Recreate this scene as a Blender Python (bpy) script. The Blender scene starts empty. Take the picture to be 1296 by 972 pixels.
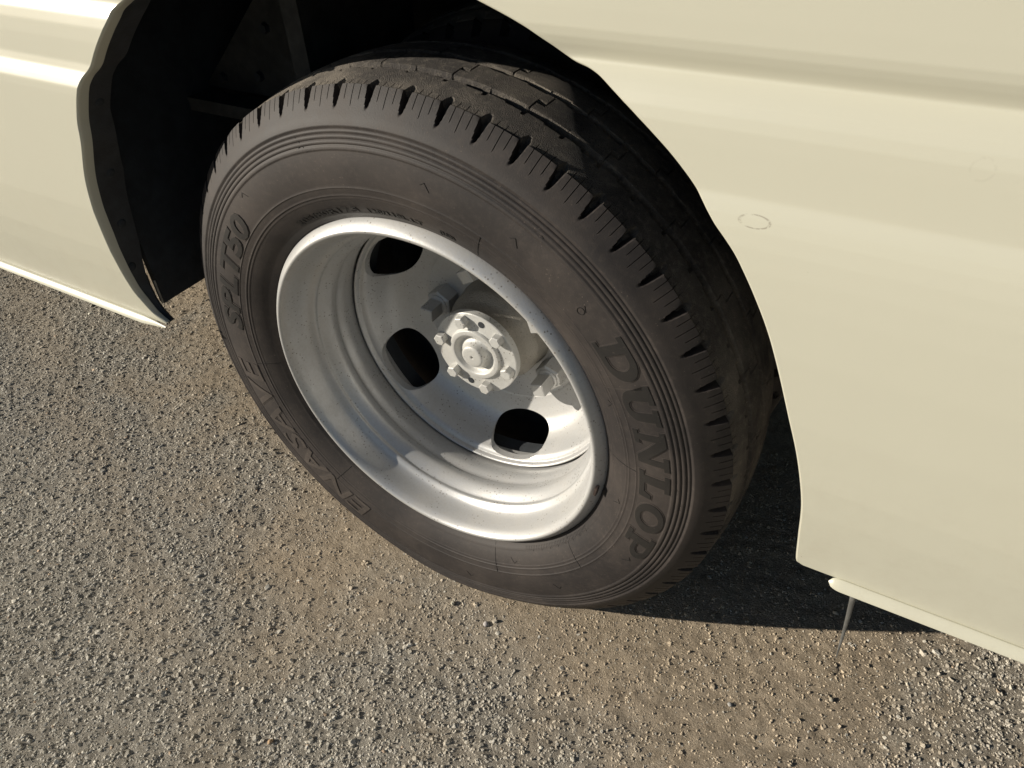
import bpy, bmesh, math, random
import numpy as np
from mathutils import Matrix, Vector
random.seed(7); rng = np.random.default_rng(7)
scene = bpy.context.scene
C = scene.collection
H = 0.372                                   # wheel centre above the ground

# ------------------------------------------------------------------ camera, sky, sun, exposure
cam = bpy.data.cameras.new('camera'); camo = bpy.data.objects.new('camera', cam); C.objects.link(camo)
cam.sensor_width = 36.0; cam.lens = 923.69 / 1296 * 36
cam.clip_start = 0.02; cam.clip_end = 500
right = Vector((0.86856556, 0.4938662, -0.04111023)); down = Vector((0.2905124, -0.57461636, -0.76512652)); fwd = Vector((-0.40149273, 0.65261951, -0.64256623))
m = Matrix.Identity(4)
for i in range(3):
    m[i][0] = right[i]; m[i][1] = -down[i]; m[i][2] = -fwd[i]
m[0][3], m[1][3], m[2][3] = 0.44504, -0.52256, 0.58752 + H
camo.matrix_world = m
scene.camera = camo

SUN = Vector((1.45, 1.0, -.63)).normalized()        # the way the light travels
elev = math.asin(-SUN.z)
w = bpy.data.worlds.new('World'); scene.world = w; w.use_nodes = True
nt = w.node_tree; bg = nt.nodes['Background']
sky = nt.nodes.new('ShaderNodeTexSky'); sky.sky_type = 'NISHITA'; sky.sun_disc = False
sky.sun_elevation = elev
sky.sun_rotation = math.atan2(-SUN.x, -SUN.y)        # clockwise from +Y
sky.air_density = 1.0; sky.dust_density = .6; sky.ozone_density = 2.2
nt.links.new(sky.outputs[0], bg.inputs[0]); bg.inputs[1].default_value = 0.05
sl = bpy.data.lights.new('sun', 'SUN'); sl.energy = 5.0; sl.angle = math.radians(0.53); sl.color = (1.0, 0.925, 0.80)
so = bpy.data.objects.new('sun', sl); C.objects.link(so); so.rotation_euler = SUN.to_track_quat('-Z', 'Y').to_euler()
scene.view_settings.view_transform = 'Standard'; scene.view_settings.look = 'None'
scene.view_settings.exposure = 0.3; scene.view_settings.gamma = 1.0
scene.view_settings.use_curve_mapping = False

# ------------------------------------------------------------------ material helpers
class NT:
    def __init__(s, name):
        s.m = bpy.data.materials.new(name); s.m.use_nodes = True; s.t = s.m.node_tree
        s.b = s.t.nodes['Principled BSDF']; s.co = None
    def n(s, typ, **kw):
        n = s.t.nodes.new(typ)
        for k, v in kw.items(): setattr(n, k, v)
        return n
    def set(s, sock, v):
        if hasattr(v, 'is_output'): s.t.links.new(v, sock)
        elif isinstance(v, (tuple, list)) and len(v) == 3 and sock.type == 'RGBA': sock.default_value = (*v, 1)
        else: sock.default_value = v
    def coord(s):
        if s.co is None: s.co = s.n('ShaderNodeNewGeometry').outputs['Position']
        return s.co
    def noise(s, scale, detail=3, rough=.55, vec=None, out=0):
        n = s.n('ShaderNodeTexNoise'); s.set(n.inputs['Vector'], vec if vec is not None else s.coord())
        n.inputs['Scale'].default_value = scale; n.inputs['Detail'].default_value = detail; n.inputs['Roughness'].default_value = rough
        return n.outputs[out]
    def vor(s, scale, feature='F1', vec=None, out='Distance', rnd=1.0):
        n = s.n('ShaderNodeTexVoronoi', feature=feature); s.set(n.inputs['Vector'], vec if vec is not None else s.coord())
        n.inputs['Scale'].default_value = scale; n.inputs['Randomness'].default_value = rnd
        return n.outputs[out]
    def ramp(s, v, a, b, lo=0.0, hi=1.0, smooth=True):
        n = s.n('ShaderNodeMapRange'); n.interpolation_type = 'SMOOTHSTEP' if smooth else 'LINEAR'
        s.set(n.inputs[0], v)
        for i, x in zip((1, 2, 3, 4), (a, b, lo, hi)): n.inputs[i].default_value = x
        return n.outputs[0]
    def mix(s, f, a, b):
        n = s.n('ShaderNodeMix', data_type='RGBA'); s.set(n.inputs[0], f); s.set(n.inputs[6], a); s.set(n.inputs[7], b)
        return n.outputs[2]
    def math(s, op, a, b=0.0, c=0.0):
        n = s.n('ShaderNodeMath', operation=op); s.set(n.inputs[0], a); s.set(n.inputs[1], b); s.set(n.inputs[2], c)
        return n.outputs[0]
    def vmath(s, op, a, b=None):
        n = s.n('ShaderNodeVectorMath', operation=op); s.set(n.inputs[0], a)
        if b is not None: s.set(n.inputs[1], b)
        return n.outputs['Value'] if op in ('LENGTH', 'DISTANCE', 'DOT_PRODUCT') else n.outputs[0]
    def bump(s, h, dist, strength=1.0, normal=None):
        n = s.n('ShaderNodeBump'); s.set(n.inputs['Height'], h); n.inputs['Distance'].default_value = dist
        n.inputs['Strength'].default_value = strength
        if normal is not None: s.set(n.inputs['Normal'], normal)
        return n.outputs[0]
    def out(s, base=None, rough=None, metal=None, normal=None, spec=None, coat=None, coatr=None):
        for k, v in (('Base Color', base), ('Roughness', rough), ('Metallic', metal), ('Normal', normal), ('Specular IOR Level', spec), ('Coat Weight', coat), ('Coat Roughness', coatr)):
            if v is not None: s.set(s.b.inputs[k], v)
        return s.m

def mat_rubber(name, base=(.0195, .0163, .0158), dust=(.120, .096, .080), amount=.32, rough=.62, bumpd=.0002):
    k = NT(name)
    big = k.ramp(k.noise(7, 4, .6), .35, .75)
    fine = k.ramp(k.noise(160, 5, .7), .45, .8)
    speck = k.ramp(k.vor(230), .10, .16, 1, 0)
    pick = k.ramp(k.noise(45, 2), .50, .62)
    speck = k.math('MULTIPLY', speck, pick)
    f = k.math('ADD', k.math('MULTIPLY', big, amount), k.math('MULTIPLY', fine, amount * .55))
    f = k.math('ADD', f, k.math('MULTIPLY', speck, .60))
    col = k.mix(k.math('MINIMUM', f, 1.0), base, dust)
    r = k.math('ADD', rough, k.math('MULTIPLY', f, .25))
    nb = k.bump(k.noise(900, 3), bumpd)
    return k.out(col, r, 0.0, nb, spec=.42)

def mat_paint():
    k = NT('cream_paint')
    base = (.525, .510, .414)
    dirt = k.ramp(k.noise(3.2, 5, .65), .42, .75)
    speck = k.ramp(k.vor(42), .018, .03, 1, 0)
    speck = k.math('MULTIPLY', speck, k.ramp(k.noise(11, 2), .56, .6))
    col = k.mix(k.math('MULTIPLY', dirt, .10), base, (.50, .45, .32))
    col = k.mix(k.math('MULTIPLY', speck, .6), col, (.22, .18, .12))
    # road film thrown up along the lower edge, and chips in it
    pos = k.coord(); sz_ = k.n('ShaderNodeSeparateXYZ'); k.set(sz_.inputs[0], pos)
    low = k.math('MULTIPLY', k.ramp(sz_.outputs[2], .36, .66, 1, 0), k.ramp(k.noise(38, 6, .75), .42, .72))
    col = k.mix(k.math('MULTIPLY', low, .16), col, (.36, .31, .23))
    chip = k.math('MULTIPLY', k.ramp(k.vor(95), .035, .06, 1, 0), k.ramp(k.noise(16, 3), .60, .66))
    col = k.mix(k.math('MULTIPLY', chip, k.ramp(sz_.outputs[2], .38, .62, .8, .12)), col, (.20, .15, .10))
    for (cx, cz, rx, rz, wd, st) in ((0.3605, H + .356, .0100, .0042, .16, .75), (0.4745, H + .4095, .0060, .0062, .22, .10)):
        sep = k.n('ShaderNodeSeparateXYZ'); k.set(sep.inputs[0], pos)
        dx = k.math('DIVIDE', k.math('SUBTRACT', sep.outputs[0], cx), rx)
        dz = k.math('DIVIDE', k.math('SUBTRACT', sep.outputs[2], cz), rz)
        d = k.math('SQRT', k.math('ADD', k.math('MULTIPLY', dx, dx), k.math('MULTIPLY', dz, dz)))
        ring = k.ramp(k.math('ABSOLUTE', k.math('SUBTRACT', d, 1.0)), 0, wd, 1, 0)
        ring = k.math('MULTIPLY', ring, k.ramp(k.noise(260, 2), .38, .55))
        ring = k.math('MULTIPLY', ring, st)
        col = k.mix(ring, col, (.25, .22, .17))
    nb = k.bump(k.noise(420, 2), .00008, .5)
    nb = k.bump(k.noise(5.5, 2, .4), .0035, .22, nb)
    return k.out(col, k.math('ADD', .34, k.math('MULTIPLY', dirt, .14)), 0.0, nb, spec=.5, coat=.25, coatr=.25)

def mat_silver(name, base=(.52, .52, .515), metal=.48, rough=.38, dusty=.5, bumpd=.00025):
    k = NT(name)
    big = k.ramp(k.noise(14, 5, .65), .36, .72)
    fine = k.ramp(k.noise(300, 4, .7), .42, .72)
    sp = k.ramp(k.vor(210), .12, .26, 1, 0)
    sp = k.math('MULTIPLY', sp, k.ramp(k.noise(34, 3), .46, .58))
    f = k.math('ADD', k.math('MULTIPLY', big, dusty * .55), k.math('MULTIPLY', fine, dusty * .45))
    col = k.mix(k.math('MINIMUM', f, 1), base, (.36, .325, .275))
    col = k.mix(k.math('MULTIPLY', sp, .75), col, (.13, .105, .08))
    mt = k.math('SUBTRACT', metal, k.math('MULTIPLY', f, metal * .85))
    nb = k.bump(k.noise(650, 3), bumpd * .6)
    nb = k.bump(k.noise(60, 3), bumpd * 2, .4, nb)
    return k.out(col, k.math('ADD', rough, k.math('MULTIPLY', f, .28)), mt, nb)

def mat_plain(name, col, rough=.7, metal=0.0, var=.3, scale=40):
    k = NT(name)
    f = k.ramp(k.noise(scale, 5, .6), .3, .75)
    c = k.mix(f, tuple(x * (1 - var) for x in col), tuple(min(1, x * (1 + var)) for x in col))
    return k.out(c, rough, metal, k.bump(k.noise(scale * 8, 3), .0003))

def mat_ground():
    k = NT('dusty_asphalt')
    at = k.n('ShaderNodeAttribute', attribute_name='sand'); sand = at.outputs['Fac']
    v = k.ramp(k.vor(330, out='Distance'), 0, .6)
    n1 = k.ramp(k.noise(90, 6, .7), .3, .7); n2 = k.ramp(k.noise(9, 5, .65), .3, .7)
    grey = k.mix(n1, (.27, .243, .20), (.48, .44, .372))
    tan = k.mix(n1, (.38, .305, .215), (.60, .495, .365))
    tan = k.mix(k.math('MULTIPLY', n2, .35), tan, (.38, .31, .235))
    col = k.mix(sand, grey, tan)
    h = k.math('ADD', k.math('MULTIPLY', v, .12), k.noise(260, 8, .8))
    nb = k.bump(h, .0060, 1.0)
    nb = k.bump(k.noise(1500, 3, .7), .0008, .6, nb)
    return k.out(col, .93, 0.0, nb, spec=.2)

def mat_stone():
    k = NT('crushed_stone')
    at = k.n('ShaderNodeAttribute', attribute_name='tint')
    f = k.ramp(k.noise(500, 4, .7), .3, .7)
    c = k.mix(k.math('MULTIPLY', f, .30), at.outputs['Color'], (.26, .22, .17))
    return k.out(c, .88, 0.0, k.bump(k.noise(1300, 3, .7), .0006, .7), spec=.25)

M = dict(
    tread=mat_rubber('dusty_tread_rubber', (.052, .046, .042), (.31, .27, .22), .85, .85, .0022),
    rubber=mat_rubber('tyre_rubber'), letter=mat_rubber('letter_rubber', (.010, .009, .0085), (.07, .058, .048), .18, .62),
    outline=mat_rubber('outline_rubber', (.026, .022, .021), (.13, .105, .085), .34, .6),
    paint=mat_paint(), silver=mat_silver('silver_wheel_paint'), hub=mat_silver('silver_hub_paint', (.56, .56, .54), .25, .40, .50, .0005), barrel=mat_silver('greasy_hub_barrel', (.25, .235, .205), .3, .42, .9, .0016),
    nut=mat_silver('zinc_nut', (.50, .50, .49), .35, .38, .5), black=mat_plain('black_underseal', (.026, .029, .034), .6),
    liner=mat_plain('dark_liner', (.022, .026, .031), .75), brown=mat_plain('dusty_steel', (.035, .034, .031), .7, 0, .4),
    lead=mat_plain('lead_weight', (.05, .035, .03), .5), rod=mat_plain('dull_wire', (.22, .22, .21), .45, .5), outline2=mat_rubber('edge_worn_rubber', (.042, .036, .033), (.15, .12, .10), .36, .5), lit_edge=mat_plain('sunlit_edge_tone', (.34, .31, .26), .7),
    ground=mat_ground(), stone=mat_stone())

# ------------------------------------------------------------------ object helpers
def mk(name, verts, faces, mat, parent=None, smooth=True, sharp=None):
    me = bpy.data.meshes.new(name)
    me.from_pydata([tuple(v) for v in verts], [], [tuple(f) for f in faces]); me.update()
    return fin(name, me, mat, parent, smooth, sharp)
def fin(name, me, mat, parent=None, smooth=True, sharp=None):
    if me.materials: me.materials.clear()
    me.materials.append(mat)
    me.polygons.foreach_set('use_smooth', [smooth] * len(me.polygons))
    if smooth and sharp is not None: me.set_sharp_from_angle(angle=math.radians(sharp))
    o = bpy.data.objects.new(name, me); C.objects.link(o)
    if parent is not None: o.parent = parent
    return o
def grid_np(name, P, mat, parent=None, wrap=False, flip=False, sharp=None, smooth=True):
    """P: (a,b,3) array of points; wrap closes along a."""
    a, b = P.shape[:2]
    i = np.arange(a if wrap else a - 1)[:, None]; j = np.arange(b - 1)[None]
    i2 = (i + 1) % a
    f = np.stack([i * b + j, i * b + j + 1, i2 * b + j + 1, i2 * b + j], -1).reshape(-1, 4)
    if flip: f = f[:, ::-1]
    me = bpy.data.meshes.new(name)
    me.vertices.add(a * b); me.vertices.foreach_set('co', P.reshape(-1).astype(np.float32))
    me.loops.add(f.size); me.loops.foreach_set('vertex_index', f.reshape(-1).astype(np.int32))
    me.polygons.add(len(f)); me.polygons.foreach_set('loop_start', np.arange(0, f.size, 4, dtype=np.int32))
    me.update(calc_edges=True); me.validate()
    return fin(name, me, mat, parent, smooth, sharp)
HX = .004
def lathe(name, prof, mat, parent, seg=192, sharp=30, loc=(0, 0, H), closed=False):
    """prof: list of (y, R); spins about the wheel axis (Y)."""
    p = np.array(prof + ([prof[0]] if closed else []), float)
    t = np.linspace(0, 2 * np.pi, seg, endpoint=False)
    P = np.stack([np.outer(np.sin(t), p[:, 1]), np.tile(p[:, 0], (seg, 1)), np.outer(np.cos(t), p[:, 1])], -1) + np.array(loc)
    return grid_np(name, P, mat, parent, wrap=True, sharp=sharp)
def smooth_prof(pts, n=6):
    """Catmull-Rom through profile points"""
    p = [pts[0]] + list(pts) + [pts[-1]]; out = []
    for i in range(1, len(p) - 2):
        p0, p1, p2, p3 = map(np.array, p[i - 1:i + 3])
        for k in range(n):
            t = k / n
            out.append(tuple(.5 * ((2 * p1) + (-p0 + p2) * t + (2 * p0 - 5 * p1 + 4 * p2 - p3) * t * t + (-p0 + 3 * p1 - 3 * p2 + p3) * t ** 3)))
    out.append(tuple(pts[-1])); return out
def pol(R, deg, y): a = math.radians(deg); return Vector((R * math.sin(a), y, H + R * math.cos(a)))

def sstep(a, b, x): t = np.clip((x - a) / (b - a), 0, 1); return t * t * (3 - 2 * t)
def vnoise(x, y, scale, seed):
    r = np.random.default_rng(seed).random((256, 256)); X = x * scale + 91.3; Y = y * scale + 57.7
    xi = np.floor(X).astype(int); yi = np.floor(Y).astype(int); fx = X - xi; fy = Y - yi
    fx = fx * fx * (3 - 2 * fx); fy = fy * fy * (3 - 2 * fy); g = lambda a, b: r[a % 256, b % 256]
    return (g(xi, yi) * (1 - fx) + g(xi + 1, yi) * fx) * (1 - fy) + (g(xi, yi + 1) * (1 - fx) + g(xi + 1, yi + 1) * fx) * fy

# ------------------------------------------------------------------ ground
def sandf(x, y):
    edge = np.interp(x, [-2, -1.3, -.74, -.45, -.18, .05, .20, .32, .45, .55, .65, 1.2], [.56, .44, .17, .03, -.14, -.11, -.09, -.11, -.09, .0, .12, .30])
    n = (vnoise(x, y, 6, 1) - .5) * .16 + (vnoise(x, y, 17, 2) - .5) * .10 + (vnoise(x, y, 50, 3) - .5) * .05
    s = sstep(-.15, .13, y - edge + n * 1.3)
    # a second thin dusty drift across the gravel on the left, and dust at the lower right
    d = np.abs(y + .02 + .45 * (x + .9) + .08 * (vnoise(x, y, 4, 9) - .5)); s = np.maximum(s, .35 * sstep(.12, .0, d + n * .7))
    s = np.maximum(s, .5 * sstep(.16, 0, np.hypot(x - .42, y + .16) + n))
    s = np.minimum(s, 1 - .8 * sstep(.10, .0, np.abs(x - .72 - .3 * (y - .1)) + n * .8 - .03))
    return np.clip(s, 0, 1)
xs = np.concatenate([-np.geomspace(150, 1.95, 26), np.arange(-1.9, 1.15, .0075), np.geomspace(1.2, 150, 28)])
ys = np.concatenate([-np.geomspace(150, .95, 28), np.arange(-.9, .75, .0075), np.geomspace(.8, 150, 28)])
X, Y = np.meshgrid(xs, ys, indexing='ij')
S = sandf(X, Y)
dense = sstep(3, 1.5, np.maximum(np.abs(X), np.abs(Y)))
def height(x, y, s):
    h = (vnoise(x, y, 2.2, 20) - .5) * .008 + (vnoise(x, y, 7, 21) - .5) * .005
    rough = (vnoise(x, y, 150, 22) - .5) * .0034 + (vnoise(x, y, 60, 23) - .5) * .0012
    st_ = (vnoise(x * .25 + y * .3, y * 2.2 - x * .9, 34, 41) - .5) * .0028 * s + (vnoise(x, y, 210, 43) - .5) * .0022 * s
    h = h + st_ + rough * (1.0 - .25 * s) + s * .0006
    rut = np.exp(-((y - .25 * x + .155 + .01 * np.sin(9 * x)) / .012) ** 2) * .0015 * (x > -.2)
    near = np.exp(-((x / .30) ** 4 + ((y - .09) / .13) ** 4))
    return (h - .0025 - rut) * (1 - .8 * near) - .0005 * near
Z = height(X, Y, S) * dense
gr = grid_np('ground', np.stack([X, Y, Z], -1), M['ground'], flip=True)
gr['kind'] = 'structure'
a = gr.data.attributes.new('sand', 'FLOAT', 'POINT'); a.data.foreach_set('value', S.reshape(-1).astype(np.float32))

# crushed stone pressed into the surface: one uncountable layer
def dome(top, seed_):
    a5 = np.arange(5) * 2 * np.pi / 5
    low = np.stack([np.cos(a5), np.sin(a5), np.full(5, -.35)], 1)
    if not top: return np.concatenate([low, [[0, 0, .75]]]), np.array([(k, (k + 1) % 5, 5) for k in range(5)])
    hi = np.stack([.62 * np.cos(a5 + .5), .62 * np.sin(a5 + .5), np.full(5, .55)], 1)
    f = [(k, (k + 1) % 5, 5 + k) for k in range(5)] + [((k + 1) % 5, 5 + (k + 1) % 5, 5 + k) for k in range(5)] + [(5, 6, 7), (5, 7, 8), (5, 8, 9)]
    return np.concatenate([low, hi]), np.array(f)
def in_view(x, y):
    d = np.stack([x - .44504, y + .52256, 0 * x - .95952], 1)
    q = d @ np.array([right[:], down[:], fwd[:]]).T
    u = 648 + 923.7 * q[:, 0] / q[:, 2]; v = 486 + 923.7 * q[:, 1] / q[:, 2]
    return (u > -380) & (u < 1560) & (v < 1260) & (q[:, 2] > 0)
def stones(N, size_lo, size_hi, sandmul, sink, seed, big):
    r = np.random.default_rng(seed); B, Fb = dome(big, seed); nv = len(B)
    x = r.uniform(-2.1, 1.1, N); y = r.uniform(-.95, .5, N)
    k = in_view(x, y) & ~((np.abs(x) < .09) & (y > .004) & (y < .17)); x, y = x[k], y[k]
    s = sandf(x, y); keep = r.random(len(x)) < (1 - s * (1 - sandmul)); x, y, s = x[keep], y[keep], s[keep]
    n = len(x); sz = size_lo + (size_hi - size_lo) * r.random(n) ** 1.8
    V = B[None] * (1 + r.uniform(-.30, .30, (n, nv, 3)))
    V = V * np.concatenate([r.uniform(.62, 1.25, (n, 1, 2)), r.uniform(.45, 1.15, (n, 1, 1))], 2)
    a_ = r.uniform(0, 6.283, n); tx, ty_ = r.normal(0, .22, (2, n)); c_, s_ = np.cos(a_), np.sin(a_)
    V = np.stack([V[..., 0] * c_[:, None] - V[..., 1] * s_[:, None], V[..., 0] * s_[:, None] + V[..., 1] * c_[:, None], V[..., 2]], -1)
    V[..., 2] += V[..., 0] * tx[:, None] + V[..., 1] * ty_[:, None]
    V = V * sz[:, None, None] * .5
    z = height(x, y, s) - sz * (sink + s * .08)
    V += np.stack([x, y, z], 1)[:, None]
    tone = r.random(n) ** 1.15; warm = r.random(n)
    g = .36 + .34 * tone
    col = np.stack([g * (1.03 + .04 * warm), g * (.975 + .02 * warm), g * (.865 - .03 * warm)], 1)
    pale = r.random(n) < .02; col[pale] *= 1.25
    darks = r.random(n) < .05; col[darks] *= .55
    red = r.random(n) < .008; col[red] = col[red] * np.array([1.2, .95, .78])
    tn = np.array([.53, .435, .315]) * (.75 + .5 * r.random((n, 1)))
    f = np.clip(s * .9 + .05, 0, 1)[:, None] * (r.random((n, 1)) > .12); col = np.clip(col * (1 - f) + tn * f, 0, .8)
    return V.reshape(-1, 3), np.repeat(col, nv, 0), (Fb[None] + (np.arange(n) * nv)[:, None, None]).reshape(-1, 3)
sets = [stones(192000, .0033, .0072, .20, .08, 31, True), stones(250000, .0022, .0046, .95, .0, 32, False), stones(2600, .008, .0125, .25, .04, 33, True)]
V = np.concatenate([q[0] for q in sets]); Cc = np.concatenate([q[1] for q in sets]); off = np.cumsum([0] + [len(q[0]) for q in sets])
F = np.concatenate([q[2] + o_ for q, o_ in zip(sets, off)])
me = bpy.data.meshes.new('gravel'); me.vertices.add(len(V)); me.vertices.foreach_set('co', V.reshape(-1).astype(np.float32))
me.loops.add(F.size); me.loops.foreach_set('vertex_index', F.reshape(-1).astype(np.int32)); me.polygons.add(len(F)); me.polygons.foreach_set('loop_start', np.arange(0, F.size, 3, dtype=np.int32))
me.update(calc_edges=True)
a = me.attributes.new('tint', 'FLOAT_COLOR', 'POINT'); a.data.foreach_set('color', np.concatenate([Cc, np.ones((len(Cc), 1))], 1).reshape(-1).astype(np.float32))
gv = fin('gravel', me, M['stone'], None, smooth=False); gv['kind'] = 'stuff'; gv['label'] = 'grey brown crushed stone bedded in the dusty asphalt'

# ------------------------------------------------------------------ the minibus
bus = bpy.data.objects.new('minibus', None); C.objects.link(bus); bus.location = (0, 0, 0)
bus['label'] = 'cream painted minibus standing on gravelly asphalt, rear wheel arch in view'; bus['category'] = 'minibus'

# arch outline, (x, z above hub), from the lower end upward
ARCH_R = [(0.457, 0.0262), (0.4528, 0.0282), (0.4502, 0.0325), (0.446, 0.0691), (0.4408, 0.1136), (0.4298, 0.1594), (0.4139, 0.2059), (0.387, 0.275), (0.3578, 0.3259), (0.3348, 0.3512), (0.322, 0.3659), (0.3107, 0.3782), (0.2941, 0.3936), (0.2686, 0.4134), (0.2459, 0.4276), (0.233, 0.4332), (0.2166, 0.4375), (0.2004, 0.4474), (0.1813, 0.4578), (0.1505, 0.4692), (0.115, 0.481), (0.07, 0.488), (0.02, 0.4925), (0, 0.493)]
ARCH_L = [(-0.3946, 0.0258), (-0.4108, 0.0375), (-0.42, 0.0564), (-0.426, 0.084), (-0.419, 0.1633), (-0.4035, 0.2346), (-0.3767, 0.2903), (-0.3641, 0.3194), (-0.3369, 0.3593), (-0.3183, 0.3747), (-0.2979, 0.3946), (-0.2686, 0.4208), (-0.2514, 0.4358), (-0.19, 0.4625), (-0.14, 0.478), (-0.08, 0.488), (-0.02, 0.4925), (0, 0.493)]
def body_y(z, left=False):
    zs = [.00, .026, .034, .050, .075, .105, .14, .20, .26, .300, .322, .338, .350, .358, .3640, .3675, .3692, .375, .400, .410, .418, .424, .429, .4335, .4365, .4380, .4400, .4430, .4470, .4520, .4580, .4700, .52, .62, .80, 1.2]
    ys_ = [-.0530, -.0552, -.0565, -.0590, -.0630, -.0675, -.0715, -.0755, -.0776, -.0778, -.0772, -.0760, -.0742, -.0722, -.0700, -.0684, -.0679, -.0676, -.0668, -.0662, -.0645, -.0618, -.0585, -.0550, -.0526, -.0520, -.0524, -.0536, -.0556, -.0576, -.0588, -.0590, -.0586, -.055, -.045, -.01]
    if left:
        zs = [.00, .026, .050, .075, .105, .14, .20, .345, .354, .362, .370, .378, .386, .400, .414, .424, .431, .4355, .439, .443, .450, .459, .470, .52, .62, .80, 1.2]
        ys_ = [-.0530, -.0552, -.0590, -.0630, -.0675, -.0715, -.0752, -.0750, -.0745, -.0715, -.0680, -.0662, -.0660, -.0656, -.0644, -.0622, -.0592, -.0568, -.0560, -.0562, -.0572, -.0584, -.0590, -.0585, -.055, -.045, -.01]
    g = np.linspace(-.0008, .0008, 5) if not left else np.linspace(-.0012, .0012, 5)
    return np.mean([np.interp(np.asarray(z) + d, zs, ys_) for d in g], 0)
def resample(pts, n):
    p = np.array(smooth_prof(pts, 12)); s = np.concatenate([[0], np.cumsum(np.hypot(*np.diff(p, axis=0).T))]); t = np.linspace(0, s[-1], n)
    return np.stack([np.interp(t, s, p[:, 0]), np.interp(t, s, p[:, 1])], 1)
def panel(name, arch, xout, left):
    ar = resample(arch, 420)
    rows = [(x, z) for x, z in ar] + [(0.0, z) for z in np.linspace(.50, 1.5, 40)]
    k = np.concatenate([np.linspace(0, .06, 12) ** 1.0, np.geomspace(.07, 1, 26)]); P = []
    for x, z in rows:
        xx = x + (xout - x) * k
        yy = body_y(z, left) * np.ones_like(xx)
        # soft pull inward within 3 mm of the arch edge
        P.append(np.stack([xx, yy, np.full_like(xx, z + H)], 1))
    P = np.array(P)
    return grid_np(name, P, M['paint'], bus, flip=left, sharp=None), ar
pr, arR = panel('side_panel', ARCH_R, 2.6, False)
pl, arL = panel('side_panel', ARCH_L, -3.2, True)
def flange(name, ar, left, width, mat):
    """rolled edge turning inward round the arch"""
    n = len(ar); T = np.gradient(ar, axis=0); T /= np.linalg.norm(T, axis=1)[:, None]
    N = np.stack([T[:, 1], -T[:, 0]], 1) if left else np.stack([-T[:, 1], T[:, 0]], 1)   # towards the wheel
    yb = body_y(ar[:, 1], left); P = []
    for i in range(n):
        row = []
        for (dn, dy) in [(0, 0), (.0006, .0003), (.0013, .0010), (.0018, .0022), (.0020, .0040), (.0020, width[i]), (-.0010, width[i] + .0015), (-.004, width[i] + .0015)]:
            row.append((ar[i, 0] + N[i, 0] * dn, yb[i] + dy, ar[i, 1] + N[i, 1] * dn + H))
        P.append(row)
    return grid_np(name, np.array(P), mat, bus, flip=not left, sharp=50)
wL = np.interp(np.linspace(0, 1, 420), [0, .06, .2, 1], [.006, .009, .013, .014])
flange('arch_flange', arL, True, wL, M['paint'])
flange('arch_flange', arR, False, np.full(420, .028), M['paint'])
def arch_liner(name, ar, left, y0w, depth, mat, outw=.004):
    n = len(ar); T = np.gradient(ar, axis=0); T /= np.linalg.norm(T, axis=1)[:, None]
    N = np.stack([T[:, 1], -T[:, 0]], 1) if left else np.stack([-T[:, 1], T[:, 0]], 1)
    yb = body_y(ar[:, 1], left); P = []; wo = np.interp(ar[:, 1], [.08, .16], [.0042, .06])
    for i in range(n):
        row = [(ar[i, 0] - N[i, 0] * outw, yb[i] + y0w[i], ar[i, 1] - N[i, 1] * outw + H), (ar[i, 0] - N[i, 0] * (outw - .003), yb[i] + y0w[i] + depth[i], ar[i, 1] - N[i, 1] * (outw - .003) + H),
               (ar[i, 0] - N[i, 0] * wo[i], yb[i] + y0w[i] + depth[i] + .004, ar[i, 1] - N[i, 1] * wo[i] + H)]
        P.append(row)
    return grid_np(name, np.array(P), mat, bus, flip=not left, sharp=40)
dep = np.interp(np.linspace(0, 1, 420), [0, .05, .16, .3, .42, .6, 1], [.006, .010, .030, .040, .030, .034, .040])
arch_liner('inner_flange', arL, True, wL, dep, M['black'])
arch_liner('inner_flange', arR, False, np.full(420, .028), np.full(420, .05), M['black'])

def box(name, lo, hi, mat, parent=bus, bev=0.0, rot=None, smooth=False):
    bm = bmesh.new(); bmesh.ops.create_cube(bm, size=1)
    c = [(a + b) / 2 for a, b in zip(lo, hi)]; s = [b - a for a, b in zip(lo, hi)]
    for v in bm.verts: v.co = Vector((v.co.x * s[0], v.co.y * s[1], v.co.z * s[2]))
    if bev: bmesh.ops.bevel(bm, geom=bm.edges[:], offset=bev, segments=2, affect='EDGES')
    if rot is not None: bmesh.ops.transform(bm, matrix=rot.to_4x4(), verts=bm.verts)
    for v in bm.verts: v.co += Vector(c)
    me = bpy.data.meshes.new(name); bm.to_mesh(me); bm.free()
    return fin(name, me, mat, parent, smooth=smooth, sharp=35 if smooth else None)
# wheel house: front wall, rear wall, roof, back wall; then floor and far side of the body
box('wheelhouse_front', (-.445, -.022, H + .0285), (-.435, .52, H + .56), M['liner'])
box('wheelhouse_rear', (.500, -.045, H + .06), (.510, .52, H + .56), M['liner'])
box('wheelhouse_roof', (-.465, -.045, H + .515), (.500, .52, H + .525), M['liner'])
box('wheelhouse_wall', (-.465, .52, H + .04), (.500, .53, H + .56), M['liner'])
box('underfloor', (-3.1, -.03, H + .10), (-.480, 1.95, H + .13), M['liner'])
box('underfloor', (.515, -.03, H + .10), (2.5, 1.95, H + .13), M['liner'])
box('underfloor', (-.478, .535, H + .10), (.513, 1.95, H + .13), M['liner'])
box('far_side', (-3.1, 1.96, H + .05), (2.5, 1.98, H + 1.5), M['paint'])
box('roof_panel', (-3.1, .06, H + 1.5), (2.5, 1.98, H + 1.53), M['paint'])
box('front_end', (-3.2, -.03, H + .05), (-3.12, 1.98, H + 1.5), M['paint'])
box('rear_end', (2.52, -.03, H + .05), (2.6, 1.98, H + 1.5), M['paint'])
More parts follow.
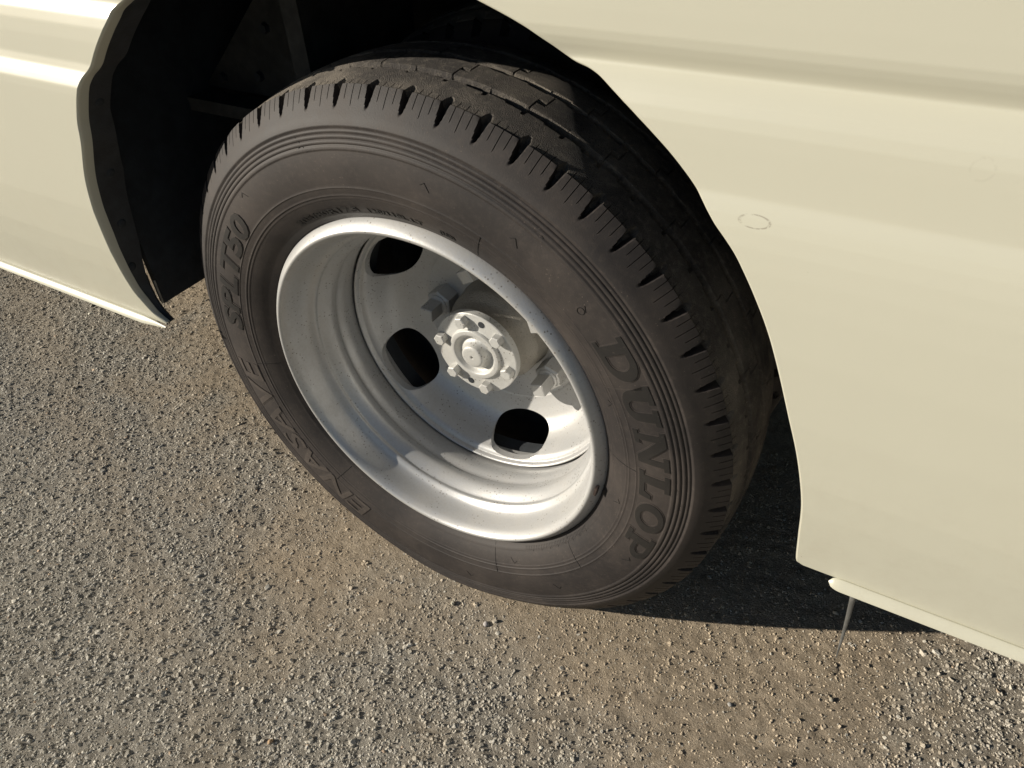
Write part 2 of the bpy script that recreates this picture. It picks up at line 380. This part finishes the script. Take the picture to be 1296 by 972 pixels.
# chassis pieces glimpsed in the dark
box('chassis_rail', (-.9, .57, H + .13), (1.5, .64, H + .25), M['brown'])
box('axle_tube', (-.05, .18, H - .05), (.05, 1.7, H + .05), M['liner'], bev=.02)
mk('gusset_bracket', [(-.44, .16, H + .275), (-.20, .16, H + .275), (-.20, .16, H + .42), (-.30, .16, H + .40), (-.44, .17, H + .275), (-.20, .17, H + .275), (-.20, .17, H + .42), (-.30, .17, H + .40)], [(0, 1, 2, 3), (7, 6, 5, 4), (0, 4, 5, 1), (1, 5, 6, 2), (2, 6, 7, 3), (3, 7, 4, 0)], M['brown'], bus, smooth=False)
box('stiffener', (-.205, .10, H + .26), (-.180, .30, H + .50), M['brown'])
box('cross_brace', (-.465, .12, H + .255), (-.19, .155, H + .272), M['brown'])
for (x, z) in ((-.40, .29), (-.33, .30), (-.25, .30), (-.25, .38), (-.30, .36)):
    bm = bmesh.new(); bmesh.ops.create_cone(bm, cap_ends=True, segments=6, radius1=.007, radius2=.006, depth=.006, matrix=Matrix.Translation((x, .157, z + H)) @ Matrix.Rotation(math.pi / 2, 4, 'X'))
    me = bpy.data.meshes.new('bolt_head'); bm.to_mesh(me); bm.free(); fin('bolt_head', me, M['black'], bus, smooth=False)
for zz in (.105, .165, .235, .325):     # plugs on the inner flange
    j = int(np.argmin(np.abs(arL[:, 1] - zz))); x = arL[j, 0]
    T = arL[j + 1] - arL[j - 1]; T /= np.linalg.norm(T); Nn = Vector((T[1], 0, -T[0]))
    bm = bmesh.new(); bmesh.ops.create_uvsphere(bm, u_segments=16, v_segments=8, radius=.0065)
    q = Nn.to_track_quat('Z', 'Y').to_matrix().to_4x4()
    for v in bm.verts: v.co.z *= .35
    bmesh.ops.transform(bm, matrix=Matrix.Translation(Vector((x, -.072 + wL[j] + dep[j] * .5, arL[j, 1] + H)) - Nn * .003) @ q, verts=bm.verts)
    me = bpy.data.meshes.new('rubber_plug'); bm.to_mesh(me); bm.free(); fin('rubber_plug', me, M['liner'], bus)

# sill strips along the lower edges
def sill(x0, x1, round_left):
    sec = [(-.0550, .0278), (-.0572, .0284), (-.0590, .0276), (-.0634, .0203), (-.0636, .0192), (-.0626, .0184), (-.0590, .0188), (-.0550, .0205)]
    xs_ = list(np.linspace(x0, x0 + .02, 9)) + list(np.linspace(x0 + .03, x1, 60)); P = []
    cy = -.0593; cz = .0234
    for x in xs_:
        if round_left: t = min(1, (x - x0) / .012); s = math.sqrt(max(0, 1 - (1 - t) ** 2)) * .92 + .08
        else: t = min(1, (x1 - x) / .004); s = .2 + .8 * math.sqrt(max(0, 1 - (1 - t) ** 2))
        P.append([(x, cy + (y - cy) * s, cz + (z - cz) * s + H) for y, z in sec + [sec[0]]])
    return grid_np('sill_strip', np.array(P), M['paint'], bus, sharp=38)
sill(.4800, 2.6, True)
sill(-3.2, -.3915, False)
P_ = []
for t in np.linspace(0, 1, 8):
    c = Vector((-.4245, -.0300, H + .073)).lerp(Vector((-.4252, -.0300, H + .036)), t)
    P_.append([(c.x + a, c.y + b, c.z + a * .5) for a, b in ((-.0016, 0), (.0, -.0014), (.0016, 0), (0, .0014), (-.0016, 0))])
grid_np('sunlit_edge_strip', np.array(P_), M['lit_edge'], bus)  # added pale strip; its colour stands for sun on the inner flange edge
# thin tapering strip hanging from the sill
def hang():
    p0 = Vector((.5020, -.0600, H + .0215)); p1 = Vector((.5133, -.040, H - .1088)); P = []
    for k in range(20):
        t = k / 19; c = p0.lerp(p1, t) + Vector((.0006 * math.sin(t * 3), 0, 0)); r = .0021 * (1 - t) ** .8 + .0005
        P.append([(c.x + r * math.cos(a), c.y + r * .6 * math.sin(a), c.z) for a in np.linspace(0, 2 * np.pi, 11)])
    return grid_np('hanging_strip', np.array(P), M['rod'], bus)
hang()

# ------------------------------------------------------------------ tyre
# outboard sidewall (R -> y)
SW_R = np.array([.2330, .2385, .2440, .2500, .2580, .2680, .2800, .2920, .3040, .3160, .3280, .3380, .3460, .3540, .3640, .3726])
SW_Y = np.array([.0120, .0060, .0000, -.0050, -.0100, -.0145, -.0180, -.0196, -.0200, -.0192, -.0170, -.0140, -.0105, -.0050, .0025, .0100])
_s = np.array(smooth_prof(list(zip(SW_R, SW_Y)), 8))
def sw(R): return np.interp(R, _s[:, 0], _s[:, 1])
YC = .087                                     # mid plane of the tyre
def crown(y): return .3815 - (.3815 - .3726) * (np.abs(y - YC) / (YC - .010)) ** 2.3
def rings(R):
    h = np.zeros_like(R)
    for c_, wd, a_ in ((.2815, .0007, .0006), (.2725, .0007, .0006), (.2685, .0006, .0005), (.2475, .0008, .0006), (.2405, .0012, .0010)):
        h += a_ * np.exp(-((R - c_) / wd) ** 2)
    h += .0012 * sstep(.3190, .3203, R)
    for c_ in (.3245, .3295, .3345): h -= .0014 * np.exp(-((R - c_) / .0009) ** 2)
    h += .0012 * sstep(.3395, .3408, R) - .0008 * np.exp(-((R - .3385) / .0008) ** 2)
    return h
def tyre(name, yoff, N, cols, fine, parent, mat):
    rows = [('s', R) for R in (np.arange(.2335, .2660, .0016) if fine else np.linspace(.2335, .266, 8))]
    rows += [('s', R) for R in (np.arange(.2660, .2835, .0009) if fine else np.linspace(.27, .283, 4))]
    rows += [('s', R) for R in (np.arange(.2850, .3180, .0040) if fine else np.linspace(.29, .315, 5))]
    rows += [('s', R) for R in (np.arange(.3184, .3420, .0008) if fine else np.linspace(.32, .342, 6))]
    rows += [('s', R) for R in (np.arange(.3430, .3720, .0016) if fine else np.linspace(.344, .370, 6))]
    rows += [('t', .0104)]
    tr = list(np.arange(.0114, 2 * YC - .0114, .0019 if fine else .006))
    rows += [('t', y) for y in tr] + [('t', 2 * YC - .0104)]
    rows += [('o', R) for R in (.368, .36, .352, .344, .33, .31, .29, .27, .255, .245, .236)]
    pitch = 2 * np.pi / N
    # columns in a pitch; extra ones hug the slits
    base = set(np.round(np.linspace(0, 1, cols, endpoint=False), 4))
    if fine:
        for c_ in (.27, .49, .71): base |= {round((c_ + d) % 1, 4) for d in (-.022, -.011, 0, .011, .022)}
        base |= {round(d % 1, 4) for d in (-.135, -.12, -.105, -.085, -.06, -.03, .03, .06, .085, .105, .12, .135)}
    base = np.array(sorted(base)); th = ((np.arange(N)[:, None] + base[None]).reshape(-1)) * pitch
    u = np.tile(base, N); idx = np.repeat(np.arange(N), len(base))
    jit = np.random.default_rng(5).uniform(-.06, .06, N)
    n, k = len(th), len(rows); P = np.zeros((n, k, 3))
    PH = math.radians(4.0)
    for j, (kind, val) in enumerate(rows):
        if kind == 's': y0, R0 = sw(val), val
        elif kind == 'o': y0, R0 = 2 * YC - sw(val), val
        else: y0, R0 = val, float(crown(val))
        # surface normal in (y,R)
        if kind == 's': e = .0005; dy, dR = sw(val + e) - sw(val - e), 2 * e; ny, nR = -dR, dy; l = math.hypot(ny, nR); ny, nR = ny / l, nR / l
        elif kind == 'o': ny, nR = 1.0, .0
        else: ny, nR = 0.0, 1.0
        h = np.zeros(n)
        if kind == 's':
            h += rings(np.array([val]))[0]
        uu = ((u + .5) % 1) - .5                       # notch centred on 0
        if kind == 's' and val > .3545:
            t = (val - .3545) / (.3726 - .3545); half = .006 + .104 * t ** .6
            d = .012 * sstep(0, .30, t)
            h -= d * np.where(uu < 0, 1 - sstep(half * .92, half + .016, -uu), 1 - np.clip((uu - half * .12) / (half * 1.05), 0, 1))
            if val > .3560:
                for c_ in (.27, .49, .71): h -= .0028 * (np.abs(u - c_) < .010) * (1 if val > .361 or c_ == .49 else 0)
        yy = val if kind == 't' else None
        if kind == 't':
            ye = val - .010; ym = 2 * YC - .010 - val
            for q in (ye, ym):
                if q < .0085:
                    t = 1 - q / .0085; half = .108 * math.sqrt(max(t, 0)); h -= .012 * np.where(uu < 0, 1 - sstep(half * .92, half + .016, -uu), 1 - np.clip((uu - half * .12) / (half * 1.05), 0, 1)) * sstep(0, .12, t)
                if q < .006:
                    for c_ in (.27, .49, .71): h -= .0022 * (np.abs(u - c_) < .010)
            zig = .0007 * np.sign(np.sin(2 * np.pi * (idx + u) / 1.0)) if fine else 0
            for gc, gw in ((.046, .0038), (YC, .0030), (2 * YC - .046, .0038)):
                h -= .0085 * (1 - sstep(gw - .0006, gw + .0010, np.abs(val - gc + zig)))
            # Z-shaped cross slits in the centre ribs, shallow kerfs along the shoulder rib groove side
            if .051 < val < YC - .004 or YC + .004 < val < 2 * YC - .051:
                loc = (val - .051) / (YC - .055) if val < YC else (val - YC - .004) / (YC - .055)
                ev = (idx % 2 == (0 if val < YC else 1))
                if loc < .42: h -= .0015 * (np.abs(u - .49) < .013) * ev
                if loc > .50: h -= .0015 * (np.abs(u - .71) < .013) * ev
                if .40 < loc < .52: h -= .0015 * ((u > .475) & (u < .725)) * ev
            if .038 < val < .0425: h -= .004 * (np.abs(((u - .49 + .5) % 1) - .5) < .03)
            
            bulge = 0
        h *= 1.0
        R = R0 + nR * h; y = y0 + ny * h
        X_ = R * np.sin(th + PH); Z_ = R * np.cos(th + PH)
        # weight of the vehicle flattens the tread where it meets the ground
        lim = -(H - .0015); fl = Z_ < lim
        sq = np.maximum(0, -.30 - Z_) / .08; bul = .006 * np.clip(sq, 0, 1) ** 1.2 * np.exp(-(X_ / .10) ** 2)
        y = y - bul * (1 if kind == 's' else 0) + bul * (1 if kind == 'o' else 0)
        Z_ = np.where(fl, lim + (Z_ - lim) * .04, Z_)
        P[:, j] = np.stack([X_, np.broadcast_to(y, X_.shape) + yoff, Z_ + H], 1)
    o = grid_np(name, P, mat, parent, wrap=True, flip=False)
    o.data.set_sharp_from_angle(angle=math.radians(48))
    o.data.materials.append(M['tread'])
    t0 = [kk for kk, q in enumerate(rows) if q[0] == 't'][0]; t1 = [kk for kk, q in enumerate(rows) if q[0] == 't'][-1]
    mi = np.zeros((n, k - 1), dtype=np.int32); mi[:, t0 - 1:t1] = 1
    o.data.polygons.foreach_set('material_index', mi.reshape(-1))
    return o
ty = tyre('tyre', 0, 58, 9, True, bus, M['rubber'])
ty['label'] = 'outer tyre with worn blocky shoulder and raised brand letters'
ty2 = tyre('tyre', .252, 58, 6, False, bus, M['rubber'])
ty2['label'] = 'inner tyre of the twin pair, deep in shadow'
def bul_at(x, z):
    sq = np.maximum(0, -.30 - z) / .08; return .006 * np.clip(sq, 0, 1) ** 1.2 * np.exp(-(x / .10) ** 2)

# lettering on the sidewall: flat outlines cut into small cells, raised and wrapped round the tyre
def wrap_letters(name, me_src, th0, R0, height_, mat, lift=.0):
    """x of the source runs clockwise (metres along R0), y points outward"""
    bm = bmesh.new(); bm.from_mesh(me_src)
    xs_ = [v.co.x for v in bm.verts]; ys_ = [v.co.y for v in bm.verts]
    for x in np.arange(min(xs_) + .003, max(xs_), .005):
        bmesh.ops.bisect_plane(bm, geom=bm.verts[:] + bm.edges[:] + bm.faces[:], plane_co=(x, 0, 0), plane_no=(1, 0, 0))
    for y in np.arange(min(ys_) + .002, max(ys_), .004):
        bmesh.ops.bisect_plane(bm, geom=bm.verts[:] + bm.edges[:] + bm.faces[:], plane_co=(0, y, 0), plane_no=(0, 1, 0))
    rim_e = [e for e in bm.edges if e.is_boundary]
    r = bmesh.ops.extrude_edge_only(bm, edges=rim_e); low = {g for g in r['geom'] if isinstance(g, bmesh.types.BMVert)}
    for v in bm.verts:
        R = R0 + v.co.y; a = th0 + v.co.x / (R0 + .012)
        x = R * math.sin(a); z = R * math.cos(a)
        yy = float(sw(R)) - (-.0010 if v in low else height_ + lift) - float(bul_at(x, z))
        v.co = Vector((x, yy, z + H))
    bmesh.ops.recalc_face_normals(bm, faces=bm.faces)
    me = bpy.data.meshes.new(name); bm.to_mesh(me); bm.free()
    return fin(name, me, mat, ty, smooth=True, sharp=30)
def curve_mesh(splines=None, text=None, size=1, offset=0.0, shear=0.0, spacing=1.0, sx=1.0):
    if text is None:
        cu = bpy.data.curves.new('outline', 'CURVE'); cu.dimensions = '2D'; cu.fill_mode = 'BOTH'
        for pts in splines:
            sp = cu.splines.new('POLY'); sp.points.add(len(pts) - 1); sp.use_cyclic_u = True
            for q, p in zip(sp.points, pts): q.co = (p[0], p[1], 0, 1)
    else:
        cu = bpy.data.curves.new('outline', 'FONT'); cu.body = text; cu.size = size; cu.shear = shear; cu.space_character = spacing; cu.resolution_u = 3
    cu.offset = offset
    o = bpy.data.objects.new('outline', cu); C.objects.link(o); dg = bpy.context.evaluated_depsgraph_get()
    me = bpy.data.meshes.new_from_object(o.evaluated_get(dg)); bpy.data.objects.remove(o)
    for v in me.vertices: v.co.x *= sx
    bm = bmesh.new(); bm.from_mesh(me); bmesh.ops.remove_doubles(bm, verts=bm.verts, dist=1e-6); bm.to_mesh(me); bm.free()
    return me
def ell(cx, cy, rx, ry, n=28, a0=0, a1=360): return [(cx + rx * math.cos(math.radians(a)), cy + ry * math.sin(math.radians(a))) for a in np.linspace(a0, a1, n, endpoint=(a1 - a0) < 360)]
def letters_brand():
    G = {}
    G['D'] = (1.15, [[(0, 0), (.62, 0)] + ell(.62, .5, .50, .5, 16, -88, 88) + [(.62, 1), (0, 1), (0, .82), (.14, .82), (.14, .18), (0, .18)], [(.42, .20), (.42, .80)] + ell(.60, .5, .24, .30, 12, 88, -88)])
    G['U'] = (1.15, [[(0, 1), (0, .82), (.10, .82), (.10, .34)] + ell(.54, .36, .44, .36, 14, 182, 358) + [(.98, .82), (1.08, .82), (1.08, 1), (.62, 1), (.62, .82), (.72, .82), (.72, .38)] + ell(.56, .38, .16, .18, 8, 0, -180) + [(.40, .82), (.50, .82), (.50, 1)]])
    G['N'] = (1.2, [[(0, 0), (.42, 0), (.42, .18), (.30, .18), (.30, .66), (.80, 0), (1.04, 0), (1.04, .82), (1.14, .82), (1.14, 1), (.72, 1), (.72, .82), (.84, .82), (.84, .40), (.40, 1), (0, 1), (0, .82), (.10, .82), (.10, .18), (0, .18)]])
    G['L'] = (1.0, [[(0, 0), (.94, 0), (.94, .42), (.78, .42), (.70, .20), (.42, .20), (.42, .82), (.54, .82), (.54, 1), (0, 1), (0, .82), (.13, .82), (.13, .18), (0, .18)]])
    G['O'] = (1.15, [ell(.54, .5, .54, .5, 32), ell(.54, .5, .26, .30, 28)])
    G['P'] = (1.05, [[(0, 0), (.54, 0), (.54, .18), (.42, .18), (.42, .32), (.62, .32)] + ell(.62, .66, .40, .34, 14, -88, 88) + [(.62, 1), (0, 1), (0, .82), (.13, .82), (.13, .18), (0, .18)], [(.42, .50), (.42, .82)] + ell(.58, .66, .18, .16, 10, 88, -88)])
    x = 0; out = []
    for ch in 'DUNLOP':
        wd, spl = G[ch]
        for s in spl: out.append([((x + px_) , py) for px_, py in s])
        x += wd + .09
    return out, x - .09
spl, wtot = letters_brand()
LEN = math.radians(57.5) * (.291 + .012); HT = .0335
spl = [[(p[0] / wtot * LEN + (p[1] - .5) * .004, p[1] * HT) for p in s] for s in spl]
wrap_letters('raised_lettering', curve_mesh(spl, offset=.0010), math.radians(52.2), .2850, .0005, M['outline'])
wrap_letters('raised_lettering', curve_mesh(spl, offset=-.0004), math.radians(52.2), .2850, .0012, M['letter'])
def text_on(txt, d0, d1, Rb, ht, rise=.0011, off=.0012, shear=.15, mat='letter', two=True):
    for k, (of, rs, mt) in enumerate(((off + .0009, rise * .45, 'outline'), (off, rise, mat))):
        if k == 0 and not two: continue
        me = curve_mesh(text=txt, size=ht / .70, offset=of, shear=shear)
        co = np.array([v.co[:2] for v in me.vertices]); x0, x1 = co[:, 0].min(), co[:, 0].max()
        L = math.radians(d1 - d0) * (Rb + .012); f = L / (x1 - x0)
        for v in me.vertices: v.co.x = (v.co.x - x0) * f
        wrap_letters('raised_lettering', me, math.radians(d0), Rb, rs, M[mt])
text_on('ENASAVE', -153.5, -95.0, .2820, .0330, rise=.0011, off=.0004, mat='outline2')
text_on('SPLT50', -84.5, -46.0, .2845, .0265, off=.0011)
text_on('205/80R17.5', -33.5, -10.5, .2495, .0072, .0008, .0002, .0, two=False)
text_on('120/118L LT', -7.5, 8.0, .2495, .0062, .0008, .0001, .0, two=False)
text_on('(103)', 12.5, 16.5, .2495, .0062, .0008, .0001, .0, two=False)
# mould marks: short radial ridges and little chevrons
def ridge_strip(name, pts, wd, rise, mat):
    """pts: list of (deg, R); raised line along them"""
    P = []
    q = [np.array([R * math.sin(math.radians(d)), R * math.cos(math.radians(d))]) for d, R in pts]
    dense_ = []
    for a_, b_ in zip(q[:-1], q[1:]): dense_ += [a_ + (b_ - a_) * t for t in np.linspace(0, 1, 7)[:-1]]
    dense_.append(q[-1]); dense_ = np.array(dense_); T = np.gradient(dense_, axis=0); T /= np.linalg.norm(T, axis=1)[:, None]; Nn = np.stack([-T[:, 1], T[:, 0]], 1)
    for c_, n_ in zip(dense_, Nn):
        row = []
        for k, hh in ((-1, -.0006), (-.6, rise), (.6, rise), (1, -.0006)):
            p = c_ + n_ * wd * k; R = math.hypot(*p); row.append((p[0], float(sw(R)) - float(rings(np.array([R]))[0]) * .6 - hh - float(bul_at(p[0], p[1])), p[1] + H))
        P.append(row)
    return P
def join_strips(name, strips, mat):
    V_, F_ = [], []
    for P in strips:
        b0 = len(V_)
        for row in P: V_ += row
        n = len(P)
        for i in range(n - 1):
            for j in range(3): F_.append((b0 + i * 4 + j, b0 + i * 4 + j + 1, b0 + (i + 1) * 4 + j + 1, b0 + (i + 1) * 4 + j))
    return mk(name, V_, F_, mat, ty, smooth=False)
st = []
for d in (22.5, -96, -140, 160, 84, 128): st.append(ridge_strip('', [(d, .243), (d + .3, .2815)], .0005, .0005, None))
for d, R in ((-41, .312), (-19, .331), (-18, .324), (9, .303), (28, .302), (66, .265), (97, .262), (112, .304), (140, .302), (152, .262), (170, .304), (-168, .330), (118, .33), (86, .325), (90, .33), (31, .325), (-60, .33)):
    st.append(ridge_strip('', [(d, R), (d + .9, R + .0035), (d + 2.0, R - .0045)], .0004, .0005, None))
mm = join_strips('mould_mark', st, M['letter']); mm['kind'] = 'stuff'
st = [ridge_strip('', [(d, .2445), (d, .2445 + (.004 if i % 5 else .006))], .00035, .0006, None) for i, d in enumerate(np.arange(118, 148, .75))]
st += [ridge_strip('', [(d, .2455), (d + .2, .249)], .0004, .0006, None) for d in (30, 31.2, 32, 33.4, 36.5, 38, 41, 43.3, 44.2, 45)]
mm = join_strips('fine_print', st, M['outline']); mm['kind'] = 'stuff'
# round mould stamp near the upper right
st = [ridge_strip('', [(45.6 + .75 * math.cos(a) , .2985 + .0038 * math.sin(a)) for a in np.linspace(0, 6.3, 13)], .0003, .0005, None), ridge_strip('', [(46.3, .302), (45.2, .306)], .0004, .0005, None)]
mm = join_strips('mould_stamp', st, M['letter'])

# ------------------------------------------------------------------ wheel: rim barrel and dished disc
rim_in = smooth_prof([(.0112, .2388), (.0085, .2402), (.0045, .2398), (.0000, .2372), (-.0045, .2335), (-.0072, .2305), (-.0082, .2280), (-.0070, .2255), (-.0040, .2232), (.0020, .2205), (.0100, .2185)], 5)
rim_in += smooth_prof([(.0110, .2183), (.0220, .2158), (.0300, .2125), (.0345, .2080), (.0375, .2060), (.0410, .2060)], 4)
rim_in += smooth_prof([(.0420, .2056), (.0520, .1998), (.0600, .1970), (.0680, .1978), (.0710, .1992), (.0740, .1992)], 4)
rim_in += smooth_prof([(.0750, .1990), (.0850, .1965), (.0960, .1975), (.1060, .2010), (.1180, .2050), (.1300, .2060), (.1420, .2060)], 4)
rim_out = [(.1420, .2120), (.1300, .2120), (.1000, .2080), (.0700, .2060), (.0500, .2090), (.0300, .2200), (.0200, .2260), (.0140, .2300), (.0125, .2360)]
rim = lathe('wheel_rim', rim_in + rim_out, M['silver'], bus, 288, 40, closed=True)
rim['label'] = 'silver painted deep dish steel rim'
disc_front = smooth_prof([(.1400, .2025), (.1180, .2015), (.1110, .2000), (.1095, .1985), (.1105, .1968), (.1130, .1958), (.1160, .1950)], 4)
disc_front += smooth_prof([(.1165, .1945), (.1185, .1905), (.1215, .1880)], 3) + smooth_prof([(.1228, .1872), (.1340, .1825), (.1480, .1770), (.1600, .1700), (.1690, .1600), (.1745, .1480), (.1785, .1370), (.1815, .1270), (.1830, .1180), (.1830, .0700), (.1830, .0500)], 5)
disc_back = [(.1880, .0500), (.1880, .1185), (.1842, .1285), (.1808, .1392), (.1765, .1500), (.1706, .1622), (.1612, .1724), (.1486, .1796), (.1348, .1852), (.1290, .1900), (.1260, .1960), (.1400, .1990)]
disc = lathe('wheel_disc', disc_front + disc_back, M['silver'], bus, 288, 40, closed=True)
# five oval hand holes
def cutter():
    bm = bmesh.new()
    for ang in (-58, -122, 166, 93, 20):
        a = math.radians(ang); c = Vector((.1690 * math.sin(a), 0, .1690 * math.cos(a))); er = Vector((math.sin(a), 0, math.cos(a))); et = Vector((math.cos(a), 0, -math.sin(a)))
        top, bot = [], []
        for t in np.linspace(0, 2 * np.pi, 40, endpoint=False):
            ct, st_ = math.cos(t), math.sin(t); p = c + et * (.0475 * math.copysign(abs(ct) ** .98, ct)) + er * (.0240 * math.copysign(abs(st_) ** .98, st_))
            bot.append(bm.verts.new((p.x, .115, p.z + H))); top.append(bm.verts.new((p.x, .22, p.z + H)))
        bm.faces.new(bot); bm.faces.new(top[::-1])
        for i in range(40): bm.faces.new((bot[i - 1], top[i - 1], top[i], bot[i]))
    bmesh.ops.recalc_face_normals(bm, faces=bm.faces)
    me = bpy.data.meshes.new('cut'); bm.to_mesh(me); bm.free(); o = bpy.data.objects.new('cut', me); C.objects.link(o); return o
bm = bmesh.new(); bm.from_mesh(disc.data); bmesh.ops.remove_doubles(bm, verts=bm.verts, dist=1e-6); bmesh.ops.recalc_face_normals(bm, faces=bm.faces); bm.to_mesh(disc.data); bm.free()
cut = cutter(); md = disc.modifiers.new('b', 'BOOLEAN'); md.operation = 'DIFFERENCE'; md.object = cut; md.solver = 'EXACT'
bpy.context.view_layer.update(); dg = bpy.context.evaluated_depsgraph_get()
me = bpy.data.meshes.new_from_object(disc.evaluated_get(dg)); disc.modifiers.clear(); disc.data = me
bpy.data.objects.remove(cut); me.set_sharp_from_angle(angle=math.radians(35))
me.materials.clear(); me.materials.append(M['silver'])
# inner wheel, almost wholly hidden
lathe('rim_barrel_shade', [(.1425, .2115), (.1425, .2050), (.1500, .2040), (.1660, .2030), (.1670, .2115)], M['liner'], bus, 96, 40)  # back of the outer rim, coloured near-black to stand for shade behind the holes
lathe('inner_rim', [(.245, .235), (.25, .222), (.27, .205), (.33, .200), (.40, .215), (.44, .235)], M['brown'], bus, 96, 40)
lathe('brake_drum', smooth_prof([(.200, .055), (.203, .135), (.215, .160), (.240, .165), (.40, .165)], 3), M['liner'], bus, 96, 40)

# hub barrel and flanged axle end
lathe('hub', smooth_prof([(.1850, .0722), (.1800, .0722), (.1790, .0715), (.1700, .0700), (.1600, .0692), (.1520, .0685), (.1450, .0640), (.1380, .0590), (.1290, .0570), (.1230, .0560), (.1190, .0540)], 4), M['barrel'], bus, 128, 30, loc=(HX, 0, H))
lathe('hub_flange', [(.1190, .040), (.1190, .0605), (.1180, .0615), (.1085, .0618), (.1074, .0608), (.1072, .0590), (.1071, .0400), (.1064, .0385), (.1036, .0378), (.1026, .0368), (.1022, .0345)] + smooth_prof([(.1022, .0340), (.1024, .0310), (.1045, .0292), (.1085, .0262), (.1088, .0225), (.1060, .0190), (.1010, .0170), (.0980, .0155), (.0968, .0125), (.0966, .0060), (.0967, .0022), (.0990, .0018), (.1020, .0016), (.1022, .0002)], 3), M['hub'], bus, 128, 32, loc=(HX, 0, H))
def hexnut(name, pos, r, length, mat, parent, rot=0, tip=None, chamf=.12, sides=6, wash=0):
    """hex prism standing out along -Y from pos"""
    V_, F_ = [], []
    def ring(rad, y, n, ro): 
        b0 = len(V_)
        for i in range(n):
            a = 2 * math.pi * i / n + ro; V_.append((pos.x + rad * math.sin(a), pos.y + y, pos.z + rad * math.cos(a)))
        return b0
    rs = [ring(r, 0, sides, rot), ring(r, -length + r * chamf, sides, rot), ring(r * .86, -length, sides, rot)]
    for a_, b_ in zip(rs[:-1], rs[1:]):
        for i in range(sides): j = (i + 1) % sides; F_.append((a_ + i, a_ + j, b_ + j, b_ + i))
    F_.append(tuple(rs[-1] + i for i in range(sides))); F_.append(tuple(rs[0] + i for i in range(sides))[::-1])
    return mk(name, V_, F_, mat, parent, smooth=False)
rr = random.Random(3)
for ang in (-16, -77, -137, 163, 46, 103):
    hexnut('hub_bolt', pol(.0515, ang, .1073) + Vector((HX, 0, 0)), .0086, .0110, M['hub'], bus, rr.uniform(0, 1), chamf=.15)
for ang in (14, -167):
    p = pol(.0515, ang, .1070) + Vector((HX, 0, 0))
    bm = bmesh.new(); bmesh.ops.create_cone(bm, cap_ends=True, segments=20, radius1=.0046, radius2=.0046, depth=.001, matrix=Matrix.Translation(p) @ Matrix.Rotation(math.pi / 2, 4, 'X'))
    me = bpy.data.meshes.new('jacking_hole'); bm.to_mesh(me); bm.free(); fin('jacking_hole', me, M['liner'], bus, smooth=False)
for ang, R in ((-77, .090), (-10, .101), (57, .098), (121, .098)):
    p = pol(R, ang, .1835)
    n1 = hexnut('wheel_nut', p, .0205, .0265, M['nut'], bus, rr.uniform(0, 1), chamf=.10)
    hexnut('sleeve', p + Vector((0, -.0265, 0)), .0150, .0030, M['nut'], n1, .2, sides=24)
    hexnut('square_end', p + Vector((0, -.0295, 0)), .0130, .0260, M['nut'], n1, rr.uniform(0, 1), sides=4, chamf=.10)
# balance weight clipped on the rim edge and a small stamped mark in the barrel
bw = box('balance_weight', (-.0015, -.004, -.007), (.0020, .003, .007), M['lead'], bus, bev=.0008)
bw.location = pol(.2345, 99.5, -.0055); bw.rotation_euler = (0, math.radians(100.5 - 90), 0)

# ------------------------------------------------------------------ loose pebbles one can pick out
PEB = [('pebble', 'pale grey rounded pebble on the dust below the tyre', .082, -.042, .0085, (.50, .46, .44)),
       ('pebble', 'pale flat stone chip on the tan dust, nearest to the tyre', None, None, .0075, (.50, .46, .36)),
       ('pebble', 'white angular pebble at the edge of the grey gravel, left of the dust', None, None, .0070, (.55, .52, .46)),
       ('pebble', 'grey pebble with a dark shadow below the sill shadow', None, None, .0070, (.38, .37, .35)),
       ('pebble', 'small orange pebble in the grey gravel at lower left', None, None, .0070, (.50, .34, .20)),
       ('pebble', 'round pale pebble in the dust below the hanging strip', None, None, .0065, (.42, .38, .30))]
GP = {1: (573, 763), 2: (453, 824), 3: (924, 891), 4: (341, 937), 5: (1052, 886)}
for i, (nm, lb, x, y, sz, colr) in enumerate(PEB):
    if x is None:
        u, v = GP[i]; d = right * ((u - 648) / 923.69) + down * ((v - 486) / 923.69) + fwd; t = -(.58752 + H) / d.z; x, y = .44504 + d.x * t, -.52256 + d.y * t
    bm = bmesh.new(); bmesh.ops.create_icosphere(bm, subdivisions=2, radius=sz * .5)
    r_ = random.Random(40 + i); sc = (r_.uniform(.9, 1.35), r_.uniform(.75, 1.0), r_.uniform(.55, .8))
    for vv in bm.verts:
        q = vv.co.normalized(); k = 1 + .16 * math.sin(q.x * 5 + i) * math.cos(q.y * 4 + 2 * i) + r_.uniform(-.05, .05); vv.co = Vector((vv.co.x * sc[0] * k, vv.co.y * sc[1] * k, vv.co.z * sc[2] * k))
    me = bpy.data.meshes.new('pebble'); bm.to_mesh(me); bm.free()
    a = me.attributes.new('tint', 'FLOAT_COLOR', 'POINT'); a.data.foreach_set('color', list((*colr, 1)) * len(me.vertices))
    o = fin('pebble', me, M['stone'], None, smooth=(i != 1)); o.rotation_euler.z = r_.uniform(0, 3)
    o.location = (x, y, float(height(np.array([x]), np.array([y]), sandf(np.array([x]), np.array([y])))[0]) + sz * .25)
    o['label'] = lb; o['category'] = 'pebble'; o['group'] = 'loose pebbles on the ground'
